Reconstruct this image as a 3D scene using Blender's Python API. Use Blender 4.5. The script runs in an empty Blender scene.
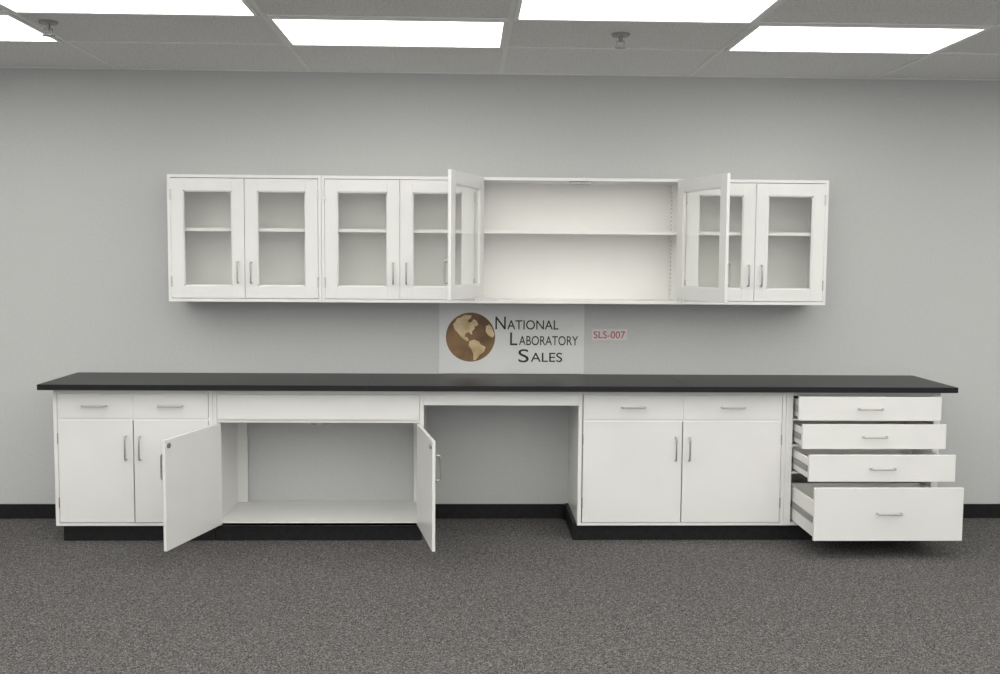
import bpy, bmesh, math
from mathutils import Matrix, Vector
U = 0.0254
sc = bpy.context.scene
try:
    sc.view_settings.view_transform = 'Standard'
    sc.view_settings.look = 'None'
except Exception as e:
    print(e)

# ------------------------------------------------------------ materials
def new_mat(name):
    m = bpy.data.materials.new(name); m.use_nodes = True
    return m, m.node_tree, m.node_tree.nodes['Principled BSDF']

def noise_mat(name, c1, c2, scale, rough=0.5, metallic=0.0, bump=0.0, detail=3.0, lo=0.35, hi=0.65, dist=0.001, spec=0.5):
    m, nt, b = new_mat(name)
    tc = nt.nodes.new('ShaderNodeTexCoord')
    n = nt.nodes.new('ShaderNodeTexNoise'); n.inputs['Scale'].default_value = scale; n.inputs['Detail'].default_value = detail
    r = nt.nodes.new('ShaderNodeValToRGB')
    r.color_ramp.elements[0].position = lo; r.color_ramp.elements[1].position = hi
    r.color_ramp.elements[0].color = (*c1, 1); r.color_ramp.elements[1].color = (*c2, 1)
    nt.links.new(tc.outputs['Object'], n.inputs['Vector'])
    nt.links.new(n.outputs['Fac'], r.inputs['Fac'])
    nt.links.new(r.outputs['Color'], b.inputs['Base Color'])
    b.inputs['Roughness'].default_value = rough; b.inputs['Metallic'].default_value = metallic
    b.inputs['Specular IOR Level'].default_value = spec
    if bump:
        bp = nt.nodes.new('ShaderNodeBump'); bp.inputs['Strength'].default_value = bump; bp.inputs['Distance'].default_value = dist
        nt.links.new(n.outputs['Fac'], bp.inputs['Height']); nt.links.new(bp.outputs['Normal'], b.inputs['Normal'])
    return m

M_white = noise_mat('white_enamel', (0.83,0.83,0.81), (0.855,0.855,0.835), 3, 0.28)
M_inner = noise_mat('cream_enamel_interior', (0.89,0.88,0.85), (0.91,0.90,0.87), 3, 0.4)
M_wall = noise_mat('grey_wall_paint', (0.565,0.575,0.57), (0.59,0.60,0.595), 60, 0.75, bump=0.08)
M_black = noise_mat('black_epoxy_resin', (0.009,0.009,0.011), (0.014,0.014,0.016), 120, 0.38, spec=0.3)
M_vinyl = noise_mat('black_vinyl', (0.008,0.008,0.009), (0.013,0.013,0.014), 30, 0.5, spec=0.3)
M_metal = noise_mat('brushed_nickel', (0.50,0.49,0.47), (0.60,0.59,0.57), 80, 0.3, metallic=1.0)
M_slide = noise_mat('zinc_slide', (0.30,0.30,0.30), (0.42,0.42,0.41), 80, 0.4, metallic=0.8)
M_dark = noise_mat('dark_slot', (0.03,0.03,0.03), (0.05,0.05,0.05), 50, 0.6)
M_tbar = noise_mat('ceiling_grid_white', (0.88,0.88,0.87), (0.92,0.92,0.91), 10, 0.5)
M_sign = noise_mat('sign_board_paper', (0.70,0.71,0.705), (0.73,0.74,0.735), 5, 0.5)
M_ink = noise_mat('black_ink', (0.012,0.012,0.012), (0.02,0.02,0.02), 20, 0.5)
M_red = noise_mat('red_ink', (0.36,0.07,0.09), (0.42,0.09,0.11), 20, 0.5)
M_tag = noise_mat('label_pink', (0.70,0.64,0.645), (0.74,0.68,0.685), 20, 0.5)
M_sea = noise_mat('globe_print_brown', (0.12,0.065,0.025), (0.30,0.17,0.07), 5, 0.5)
M_land = noise_mat('globe_print_gold', (0.52,0.37,0.18), (0.74,0.60,0.38), 10, 0.5)

m, nt, b = new_mat('grey_loop_carpet'); M_carpet = m
tc = nt.nodes.new('ShaderNodeTexCoord')
v = nt.nodes.new('ShaderNodeTexNoise'); v.inputs['Scale'].default_value = 165; v.inputs['Detail'].default_value = 2; v.inputs['Roughness'].default_value=0.6
r = nt.nodes.new('ShaderNodeValToRGB')
cr = r.color_ramp
cr.elements[0].position = 0.36; cr.elements[0].color = (0.040,0.038,0.038,1)
cr.elements[1].position = 0.66; cr.elements[1].color = (0.245,0.236,0.232,1)
e = cr.elements.new(0.5); e.color = (0.107,0.102,0.101,1)
n2 = nt.nodes.new('ShaderNodeTexNoise'); n2.inputs['Scale'].default_value = 50; n2.inputs['Detail'].default_value = 4
r2 = nt.nodes.new('ShaderNodeMapRange'); r2.inputs['From Min'].default_value=0.3; r2.inputs['From Max'].default_value=0.7; r2.inputs['To Min'].default_value = 0.76; r2.inputs['To Max'].default_value = 1.24
mx = nt.nodes.new('ShaderNodeMix'); mx.data_type='RGBA'; mx.blend_type='MULTIPLY'; mx.inputs['Factor'].default_value = 1
for n in (v, n2): nt.links.new(tc.outputs['Object'], n.inputs['Vector'])
nt.links.new(v.outputs['Fac'], r.inputs['Fac']); nt.links.new(n2.outputs['Fac'], r2.inputs['Value'])
nt.links.new(r.outputs['Color'], mx.inputs[6]); nt.links.new(r2.outputs['Result'], mx.inputs[7])
nt.links.new(mx.outputs[2], b.inputs['Base Color']); b.inputs['Roughness'].default_value = 0.95
b.inputs['Specular IOR Level'].default_value = 0.1

M_tile = noise_mat('acoustic_tile', (0.66,0.66,0.65), (0.88,0.88,0.87), 110, 0.9, detail=4, lo=0.36, hi=0.5)

m, nt, b = new_mat('prismatic_diffuser'); M_emit = m
b.inputs['Base Color'].default_value = (0.9,0.9,0.85,1)
b.inputs['Emission Color'].default_value = (1.0,0.985,0.94,1)
b.inputs['Emission Strength'].default_value = 3.9

m = bpy.data.materials.new('cabinet_glass'); m.use_nodes = True; M_glass = m
nt = m.node_tree; nt.nodes.clear()
o = nt.nodes.new('ShaderNodeOutputMaterial'); mixs = nt.nodes.new('ShaderNodeMixShader')
tr = nt.nodes.new('ShaderNodeBsdfTransparent'); tr.inputs['Color'].default_value = (0.955,0.96,0.945,1)
gl = nt.nodes.new('ShaderNodeBsdfGlossy'); gl.inputs['Roughness'].default_value = 0.01
lw = nt.nodes.new('ShaderNodeLayerWeight'); lw.inputs['Blend'].default_value = 0.5
pw = nt.nodes.new('ShaderNodeMath'); pw.operation = 'POWER'; pw.inputs[1].default_value = 5.0
ma = nt.nodes.new('ShaderNodeMath'); ma.operation = 'MULTIPLY_ADD'; ma.inputs[1].default_value = 0.85; ma.inputs[2].default_value = 0.06
nt.links.new(lw.outputs['Facing'], pw.inputs[0]); nt.links.new(pw.outputs[0], ma.inputs[0])
nt.links.new(ma.outputs[0], mixs.inputs['Fac']); nt.links.new(tr.outputs[0], mixs.inputs[1]); nt.links.new(gl.outputs[0], mixs.inputs[2])
nt.links.new(mixs.outputs[0], o.inputs['Surface'])

# ------------------------------------------------------------ builders (inches)
def link(o, parent=None):
    sc.collection.objects.link(o)
    if parent is not None: o.parent = parent
    return o

def empty(name, x=0, y=0, z=0):
    e = bpy.data.objects.new(name, None); e.empty_display_size = 0.1
    e.location = (x*U, y*U, z*U); return link(e)

def from_bm(name, bm, mat, parent=None, M=None, smooth=False):
    if M is not None: bmesh.ops.transform(bm, matrix=M, verts=bm.verts)
    bmesh.ops.transform(bm, matrix=Matrix.Scale(U, 4), verts=bm.verts)
    bmesh.ops.recalc_face_normals(bm, faces=bm.faces)
    me = bpy.data.meshes.new(name); bm.to_mesh(me); bm.free()
    mats = mat if isinstance(mat, (list, tuple)) else [mat]
    for k in mats: me.materials.append(k)
    if smooth:
        for p in me.polygons: p.use_smooth = True
    return link(bpy.data.objects.new(name, me), parent)

def add_box(bm, x0,x1,y0,y1,z0,z1, bev=0.0, mi=0):
    mat = Matrix.Translation(((x0+x1)/2,(y0+y1)/2,(z0+z1)/2)) @ Matrix.Diagonal((x1-x0,y1-y0,z1-z0,1))
    r = bmesh.ops.create_cube(bm, size=1, matrix=mat)
    es = set(); fs=set()
    for v_ in r['verts']:
        es.update(v_.link_edges); fs.update(v_.link_faces)
    for f in fs: f.material_index = mi
    if bev > 0:
        bmesh.ops.bevel(bm, geom=list(es), offset=bev, segments=2, affect='EDGES', profile=0.5)

def boxes(name, lst, mat, parent=None, bev=0.05, M=None):
    bm = bmesh.new()
    for b_ in lst: add_box(bm, *b_[:6], bev=bev, mi=(b_[6] if len(b_) > 6 else 0))
    return from_bm(name, bm, mat, parent, M)

def tube_path(pts, r, seg=8):
    bm = bmesh.new(); rings = []
    P = [Vector(p) for p in pts]
    for i, p in enumerate(P):
        d = (P[min(i+1,len(P)-1)] - P[max(i-1,0)]).normalized()
        a = d.orthogonal().normalized() if i == 0 else (a - d*a.dot(d)).normalized()
        c = d.cross(a)
        rings.append([bm.verts.new(p + r*(a*math.cos(t)+c*math.sin(t))) for t in [2*math.pi*k/seg for k in range(seg)]])
    for A, B in zip(rings, rings[1:]):
        for k in range(seg): bm.faces.new((A[k],A[(k+1)%seg],B[(k+1)%seg],B[k]))
    bm.faces.new(rings[0]); bm.faces.new(rings[-1][::-1])
    return bm

def handle(name, cx, cz, yf, parent, vertical, M=None, L=5.4, out=1.25, r=0.2):
    """wire pull in front of plane y=yf (projects to -y)"""
    h = L/2; c = 0.45
    prof = [(-h,0),(-h,out-c)]
    for k in range(1,5):
        t = math.pi/2*k/4; prof.append((-h+c-c*math.cos(t), out-c+c*math.sin(t)))
    prof += [(-a_, b_) for a_, b_ in prof[::-1]]
    pts = [((cx, yf-b_, cz+a_) if vertical else (cx+a_, yf-b_, cz)) for a_, b_ in prof]
    return from_bm(name, tube_path(pts, r), M_metal, parent, M, smooth=True)

def cyl(name, x,y,z0,z1,r, mat, parent, M=None, seg=24, axis='Z', r2=None):
    bm = bmesh.new()
    bmesh.ops.create_cone(bm, cap_ends=True, segments=seg, radius1=r, radius2=(r if r2 is None else r2), depth=abs(z1-z0))
    if axis == 'Z': T = Matrix.Translation((x,y,(z0+z1)/2))
    elif axis == 'Y': T = Matrix.Translation((x,(z0+z1)/2,y)) @ Matrix.Rotation(math.radians(90),4,'X')
    bmesh.ops.transform(bm, matrix=T, verts=bm.verts)
    return from_bm(name, bm, mat, parent, M)

def hinges(parent, xs, zs, yf):
    l = []
    for x in xs:
        for z in zs: l.append((x-0.16,x+0.16,yf-0.22,yf+0.05,z-1.2,z+1.2))
    boxes('hinges', l, M_metal, parent, bev=0.06)

D = 22.0      # base cabinet depth
F = -0.8      # finished floor level
ZB, ZT = 3.0, 35.0
ZD = 3.7      # door bottom
G = 0.11
def base_shell(p, W, stile=0.9, back=True, toe_l=0.1, toe_r=0.1):
    boxes('side_panel_left', [(0,stile,-D,-0.1,ZB,ZT)], M_white, p)
    boxes('side_panel_right', [(W-stile,W,-D,-0.1,ZB,ZT)], M_white, p)
    boxes('bottom_panel', [(stile,W-stile,-D,-0.1,ZB,3.7)], M_white, p)
    boxes('top_rails', [(stile,W-stile,-D,-D+1.5,33.9,ZT),(stile,W-stile,-2.5,-0.1,33.9,ZT)], M_white, p)
    if back: boxes('back_panel', [(stile,W-stile,-0.6,-0.1,3.7,33.9)], M_white, p)
    boxes('toe_kick', [(toe_l,W-toe_r,-20.8,-20.4,F,ZB-0.02),(toe_l,toe_l+0.4,-20.4,-0.5,F,ZB-0.02),(W-toe_r-0.4,W-toe_r,-20.4,-0.5,F,ZB-0.02)], M_vinyl, p, bev=0.03)

def base_door_closed(p, name, x0, x1, z0, z1, hx):
    boxes(name, [(x0+G,x1-G,-D-0.12,-D+0.6,z0+G,z1-G)], M_white, p, bev=0.08)
    if hx is not None: handle(name+'_pull', hx, 21.3, -D-0.12, p, True)

def two_door_cab(x, W, sl, sr, tl, tr):
    p = empty('base_cabinet', x, 0, 0); base_shell(p, W, stile=0.9, toe_l=tl, toe_r=tr)
    s = sl; e_ = W-sr; c = (s+e_)/2
    boxes('mid_rail', [(s,e_,-D+0.02,-D+1.2,27.7,28.3),(c-0.2,c+0.2,-D+0.02,-D+1.2,28.3,33.9)], M_white, p)
    for i,(a,b_) in enumerate(((s,c),(c,e_))):
        boxes('drawer_front_%d'%(i+1), [(a+G,b_-G,-D-0.12,-D+0.6,28.2,33.9)], M_white, p, bev=0.08)
        handle('drawer_pull_%d'%(i+1), (a+b_)/2, 31.1, -D-0.12, p, False)
    base_door_closed(p,'door_left', s, c, ZD, 27.9, c-1.6)
    base_door_closed(p,'door_right', c, e_, ZD, 27.9, c+1.6)
    hinges(p,[s+0.05,e_-0.05],[8.5,23.5],-D)
    return p

two_door_cab(-0.9, 36.3, 0.9, 0.9, 1.3, 0.05)
# ---- sink cabinet
p = empty('sink_base_cabinet', 35.45, 0, 0); W = 48.55
base_shell(p, W, back=False, toe_l=0.05, toe_r=0.5)
boxes('apron_front', [(0.9,W-0.9,-D+0.3,-D+0.9,27.2,33.9),(0.9+G,W-0.9-G,-D-0.12,-D+0.3,28.0,33.8)], M_white, p)
boxes('rear_flanges', [(0.9,3.4,-1.2,-0.6,3.7,33.9),(W-3.4,W-0.9,-1.2,-0.6,3.7,33.9)], M_white, p)
boxes('floor_lip', [(0.9,W-0.9,-D,-D+0.6,ZB,3.85)], M_white, p)
boxes('door_catches', [(W/2-2,W/2-0.7,-D+0.9,-D+2,26.6,27.3),(W/2+0.7,W/2+2,-D+0.9,-D+2,26.6,27.3)], M_slide, p)
boxes('hinge_plates', [(0.8,1.0,-D+0.1,-D+1.6,7,10),(0.8,1.0,-D+0.1,-D+1.6,21,24),(W-1.0,W-0.8,-D+0.1,-D+1.6,7,10),(W-1.0,W-0.8,-D+0.1,-D+1.6,21,24)], M_metal, p)
DW = W/2-1.0
def swing(hx, ang):
    return Matrix.Translation((hx,-D,0)) @ Matrix.Rotation(math.radians(ang),4,'Z')
Ml = swing(1.3, -106); Mr = swing(W-1.0, 100.7)
boxes('door_left', [(0,DW,-0.1,0.62,3.4,27.1)], M_white, p, bev=0.08, M=Ml)
cyl('door_left_bumper', DW-1.2, 25.8, 0.62, 0.95, 0.55, M_slide, p, M=Ml, axis='Y')
handle('door_left_pull', DW-1.6, 21.0, -0.1, p, True, M=Ml)
boxes('door_right', [(-DW,0,-0.1,0.62,3.4,27.1)], M_white, p, bev=0.08, M=Mr)
cyl('door_right_bumper', -DW+1.2, 25.8, 0.62, 0.95, 0.55, M_slide, p, M=Mr, axis='Y')
handle('door_right_pull', -DW+1.6, 21.0, -0.1, p, True, M=Mr)
# ---- knee space
p = empty('knee_space_apron', 84, 0, 0)
boxes('front_rail', [(0.02,35.98,-D,-D+0.8,31.4,35)], M_white, p)
boxes('rear_rail', [(0.02,35.98,-1.0,-0.1,31.4,35)], M_white, p)
boxes('end_cleats', [(0.02,0.8,-D+0.8,-1.0,31.4,35),(35.2,35.98,-D+0.8,-1.0,31.4,35)], M_white, p)
pc = two_door_cab(120, 48.8, 1.0, 0.9, 0.0, 0.0)
boxes('cove_base', [(-0.9,-0.02,-20.8,-0.5,F,3.2)], M_vinyl, pc, bev=0.05)
bm = bmesh.new()   # rounded inside corner of the vinyl cove
c0 = []
for k in range(9):
    t = math.pi/2*k/8; c0.append((-0.9-2.4+2.4*math.sin(t), -0.36-2.4+2.4*math.cos(t)))
prof = c0 + [(-0.9,-0.36)]
lo = [bm.verts.new((x,y,F)) for x,y in prof]; hi = [bm.verts.new((x,y,3.0)) for x,y in prof]
bm.faces.new(lo); bm.faces.new(hi[::-1])
for k in range(len(prof)): bm.faces.new((lo[k],lo[(k+1)%len(prof)],hi[(k+1)%len(prof)],hi[k]))
from_bm('cove_corner', bm, M_vinyl, pc)
# ---- drawer cabinet
p = empty('drawer_base_cabinet', 168.85, 0, 0); W = 36.6
base_shell(p, W, stile=1.6, toe_l=0.0, toe_r=0.8)
boxes('drawer_dividers', [(1.6,W-1.4,-D+0.02,-D+1.2,z-0.2,z+0.2) for z in (28.25,22.1,15.6)], M_white, p)
for i,(z0,z1,op,dx) in enumerate(((28.5,34.1,3.0,0.15),(22.3,28.0,5.4,0.4),(15.8,21.9,10.6,0.4),(3.5,15.4,15.2,0.3))):
    x0,x1 = 1.75+dx,W-1.35+dx*0.9; yf = -D-op
    boxes('drawer_front_%d'%(i+1), [(x0,x1,yf-0.15,yf+0.6,z0,z1)], M_white, p, bev=0.08)
    bz0, bz1 = z0+0.7, z1-(0.9 if i<3 else 3.2)
    a,b_ = 2.2,W-2.0; yb = yf+20
    boxes('drawer_box_%d'%(i+1), [(a,a+0.4,yf+0.6,yb,bz0,bz1),(b_-0.4,b_,yf+0.6,yb,bz0,bz1),(a,b_,yb-0.4,yb,bz0,bz1),(a+0.4,b_-0.4,yf+0.6,yb-0.4,bz0,bz0+0.3)], M_inner, p, bev=0.04)
    zm = (bz0+bz1)/2
    boxes('drawer_slides_%d'%(i+1), [(a-0.35,a,yf+0.9,yb-1,zm-0.8,zm+0.6),(b_,b_+0.35,yf+0.9,yb-1,zm-0.8,zm+0.6)], M_slide, p, bev=0.04)
    handle('drawer_pull_%d'%(i+1), (x0+x1)/2, (z0+z1)/2+ (0 if i<3 else 0.3), yf-0.15, p, False)
# ---- countertop
p = empty('countertop', -3, 0, 0)
def ct(name, x0, x1): boxes(name, [(x0+3,x1+3,-25,-0.05,35.02,36.3)], M_black, p, bev=0.06)
ct('slab_1', -3.2, 70.98); ct('slab_2', 71.01, 144.98); ct('slab_3', 145.01, 208.1)

# ------------------------------------------------------------ wall cabinets
UD = 12.4; UZ0, UZ1 = 54.7, 84.7
def glass_door(p, name, w, M, hinge_left):
    s = 2.9; H0, H1 = 0.9, 29.1
    sg = 1 if hinge_left else -1
    def X(a, b_): return (a,b_) if sg > 0 else (-b_,-a)
    bm = bmesh.new()
    for (a,b_,z0,z1) in ((0,s,H0,H1),(w-s,w,H0,H1),(s,w-s,H0,H0+s),(s,w-s,H1-s,H1)):
        xa,xb = X(a,b_); add_box(bm, xa,xb,-0.12,0.63,z0,z1,bev=0.05)
    for (a,b_,z0,z1) in ((s,s+0.25,H0+s,H1-s),(w-s-0.25,w-s,H0+s,H1-s),(s,w-s,H0+s,H0+s+0.25),(s,w-s,H1-s-0.25,H1-s)):
        xa,xb = X(a,b_); add_box(bm, xa,xb,0.1,0.45,z0,z1)
    from_bm(name+'_frame', bm, M_white, p, M)
    xa,xb = X(s,w-s)
    bm = bmesh.new()
    bm.faces.new([bm.verts.new(q) for q in ((xa,0.27,H0+s),(xb,0.27,H0+s),(xb,0.27,H1-s),(xa,0.27,H1-s))])
    from_bm(name+'_glass', bm, M_glass, p, M)
    handle(name+'_pull', sg*(w-1.5), 7.0, -0.12, p, True, M=M, L=4.9)
    xa,xb = X(-0.12,0.18)
    boxes(name+'_hinges', [(xa,xb,-0.28,0.1,3.5,6.0),(xa,xb,-0.28,0.1,24,26.5)], M_metal, p, bev=0.05, M=M)

def wall_cab(x, W, open_=None, tr=0.75):
    p = empty('wall_cabinet', x, 0, UZ0); t = 0.75
    boxes('side_panel_left', [(0,t,-UD,-0.1,0,30)], M_white, p)
    boxes('side_panel_right', [(W-tr,W,-UD,-0.1,0,30)], M_white, p)
    boxes('top_panel', [(t,W-tr,-UD,-0.1,30-t,30)], M_white, p)
    boxes('bottom_panel', [(t,W-tr,-UD,-0.1,0,t)], M_white, p)
    boxes('back_panel', [(t,W-tr,-0.6,-0.1,t,30-t)], M_inner, p, bev=0)
    boxes('shelf', [(t+0.1,W-tr-0.1,-UD+1.2,-0.6,16.7,17.5)], M_inner, p)
    l = []
    for xa,xb in ((t,t+0.12),(W-tr-0.12,W-tr)):
        for y in (-10.2,-3.0):
            l.append((xa,xb,y-0.4,y+0.4,1.5,28.5,0))
            for k in range(26):
                z = 2+k
                if abs(z+0.2-17.1)<1: continue
                l.append((xa-0.02,xb+0.02,y-0.18,y+0.18,z,z+0.45,1))
    boxes('shelf_standards', l, [M_inner, M_dark], p, bev=0)
    dw = (W-t-tr)/2-0.12
    al, ar = open_ if open_ else (0,0)
    dz = 0.8 if open_ else 0.0
    glass_door(p,'door_left', dw, Matrix.Translation((t+0.06,-UD,dz)) @ Matrix.Rotation(math.radians(-al),4,'Z'), True)
    glass_door(p,'door_right', dw, Matrix.Translation((W-tr-0.06,-UD,dz*0.7)) @ Matrix.Rotation(math.radians(ar),4,'Z'), False)
    if open_: boxes('door_catch', [(W/2-2.6,W/2+2.6,-UD+0.8,-UD+1.8,28.6,29.25)], M_slide, p)
wall_cab(23.1, 36.15)
wall_cab(59.3, 37.1)
wall_cab(96.45, 49.0, (108.5,105.3))
wall_cab(145.5, 35.1)

# ------------------------------------------------------------ signs
p = empty('wall_sign', 86.9, 0, 36.4)
boxes('board', [(0,36.6,-0.2,0,0,18.0)], M_sign, p, bev=0.03)
bm = bmesh.new()
bmesh.ops.create_circle(bm, cap_ends=True, segments=64, radius=6.2, matrix=Matrix.Translation((7.9,-0.24,9.2)) @ Matrix.Rotation(math.radians(90),4,'X'))
from_bm('globe_print', bm, M_sea, p)
def poly(name, pts, cx, cz, s):
    bm = bmesh.new(); vs = [bm.verts.new((cx+x*s,-0.28,cz+z*s)) for x,z in pts]
    f = bm.faces.new(vs); bm.normal_update(); bmesh.ops.triangulate(bm, faces=[f], ngon_method='EAR_CLIP'); from_bm(name, bm, M_land, p)
poly('north_america_print', [(-.72,.52),(-.62,.62),(-.55,.75),(-.38,.80),(-.25,.90),(.05,.88),(.0,.76),(-.12,.68),(-.08,.58),(.04,.62),(.12,.74),(.24,.66),(.32,.5),(.16,.42),(.16,.34),(.06,.24),(.07,.1),(.0,.12),(-.06,.20),(-.2,.16),(-.24,.02),(-.14,-.0),(-.06,-.12),(-.14,-.17),(-.36,-.02),(-.50,.16),(-.64,.3)], 7.9,9.2,6.2)
poly('south_america_print', [(-.05,-.16),(.14,-.1),(.34,-.17),(.42,-.3),(.62,-.4),(.55,-.6),(.36,-.74),(.22,-.92),(.12,-.95),(.12,-.7),(.04,-.5),(-.08,-.34)], 7.9,9.2,6.2)
poly('africa_print', [(.62,.45),(.76,.52),(.86,.4),(.97,.1),(.9,-.02),(.72,.08),(.62,.22)], 7.9,9.2,6.2)

def text(name, s, x0,x1,z0,z1, mat, parent, y=-0.27, th=0.03):
    cu = bpy.data.curves.new(name, 'FONT'); cu.body = s; cu.extrude = 0.01; cu.offset = 0.004
    o = bpy.data.objects.new('tmp_text', cu); sc.collection.objects.link(o)
    bpy.context.view_layer.update()
    me = bpy.data.meshes.new_from_object(o.evaluated_get(bpy.context.evaluated_depsgraph_get()))
    bpy.data.objects.remove(o)
    xs = [v.co.x for v in me.vertices]; ys = [v.co.y for v in me.vertices]
    a,b_,c,d = min(xs),max(xs),min(ys),max(ys)
    for v in me.vertices:
        X = x0+(v.co.x-a)/(b_-a)*(x1-x0); Z = z0+(v.co.y-c)/(d-c)*(z1-z0); Y = y - v.co.z*3*th
        v.co = (X*U, Y*U, Z*U)
    me.materials.clear(); me.materials.append(mat); me.name = name
    return link(bpy.data.objects.new(name, me), parent)
def sx(px): return 7.9+(px-470)/4.01
def sz(py): return 9.2-(py-338)/4.02
for nm,s,a,b_,c,d in (('letter_n','N',495,505.5,317,330),('text_ational','ATIONAL',507,559,320.5,330),
                      ('letter_l','L',510,517.5,333,346),('text_aboratory','ABORATORY',519,579,336.5,346),
                      ('letter_s','S',518.5,529,350,363.5),('text_ales','ALES',531,563,353.5,363)):
    text(nm,s,sx(a),sx(b_),sz(d),sz(c),M_ink,p)
p = empty('label_plate', 125.4, 0, 44.9)
boxes('plate', [(0,9.0,-0.2,0,0,2.9)], M_tag, p, bev=0.03)
text('label_text','SLS-007',0.5,8.5,0.55,2.35,M_red,p)

# ------------------------------------------------------------ room
CZ = 111.0; XL,XR,YN = -178, 360, -430
def room(name, b_, mat): return boxes(name, [b_], mat, None, bev=0)
room('floor', (XL,XR,YN,0,-4,F), M_carpet)
room('ceiling', (XL,XR,YN,0,CZ,CZ+4), M_tile)
room('wall_back', (XL-4,XR+4,0,4,-4,CZ+4), M_wall)
room('wall_left', (XL-4,XL,YN,0,-4,CZ+4), M_wall)
room('wall_right', (XR,XR+4,YN,0,-4,CZ+4), M_wall)
def baseb(name, l):
    boxes(name, l, M_vinyl, None, bev=0.05)
baseb('baseboard_back', [(XL,-0.2,-0.35,0,F,2.9),(84.0,119.0,-0.35,0,F,2.9),(205,XR,-0.35,0,F,2.9)])
baseb('baseboard_left', [(XL,XL+0.35,YN,-0.36,F,2.9)])
baseb('baseboard_right', [(XR-0.35,XR,YN,-0.36,F,2.9)])
rows = [0,-33]
while rows[-1]-27 > YN: rows.append(rows[-1]-27)
PW = 46.8
cols = [102+PW*k for k in range(-5,6)]
g = [(XL,XR,y-0.5,y+0.5,CZ-0.2,CZ) for y in rows[1:]] + [(x-0.5,x+0.5,YN,0,CZ-0.18,CZ) for x in cols] + [(XL,XR,-1.0,0,CZ-0.2,CZ)]
boxes('ceiling_grid', g, M_tbar, None, bev=0)
for i in range(1, len(rows)-1):
    for j,x in enumerate(cols):
        k = j-5
        if (k + i) % 2 == 0 and x+PW < XR:
            y1, y0 = rows[i], rows[i+1]
            p = empty('fluorescent_ceiling_light', x+PW/2, (y0+y1)/2, CZ)
            hx, hy = PW/2-0.6, (y1-y0)/2-0.6
            boxes('troffer_frame', [(-hx,hx,-hy,-hy+0.8,-0.45,0),(-hx,hx,hy-0.8,hy,-0.45,0),(-hx,-hx+0.8,-hy+0.8,hy-0.8,-0.45,0),(hx-0.8,hx,-hy+0.8,hy-0.8,-0.45,0)], M_tbar, p, bev=0.04)
            boxes('diffuser', [(-hx+0.8,hx-0.8,-hy+0.8,hy-0.8,-0.25,0)], M_emit, p, bev=0)
def sprinkler(x,y):
    p = empty('fire_sprinkler', x, y, CZ)
    cyl('escutcheon',0,0,-0.5,0,1.7,M_slide,p,r2=1.9)
    cyl('stem',0,0,-1.6,-0.5,0.4,M_slide,p)
    boxes('yoke', [(-0.8,-0.6,-0.12,0.12,-2.5,-1.4),(0.6,0.8,-0.12,0.12,-2.5,-1.4),(-0.8,0.8,-0.12,0.12,-1.6,-1.4),(-0.8,0.8,-0.12,0.12,-2.6,-2.4)], M_slide, p, bev=0.04)
    cyl('deflector',0,0,-2.8,-2.6,1.2,M_slide,p)
sprinkler(124.7,-48); sprinkler(12,-52)

# ------------------------------------------------------------ world + camera
w = bpy.data.worlds.new('room_ambient'); sc.world = w; w.use_nodes = True
bg = w.node_tree.nodes['Background']; bg.inputs['Color'].default_value = (1.0,1.0,1.0,1); bg.inputs['Strength'].default_value = 1.3

cam = bpy.data.objects.new('camera', bpy.data.cameras.new('camera')); link(cam)
cam.data.sensor_width = 36; cam.data.lens = 1042/1000*36
cam.matrix_world = (Matrix.Translation((94*U,-262*U,66*U)) @ Matrix.Rotation(math.radians(-1.8),4,'Z')
    @ Matrix.Rotation(math.radians(90-4.44),4,'X') @ Matrix.Rotation(math.radians(0.42),4,'Z'))
cam.data.clip_start = 0.05
sc.camera = cam
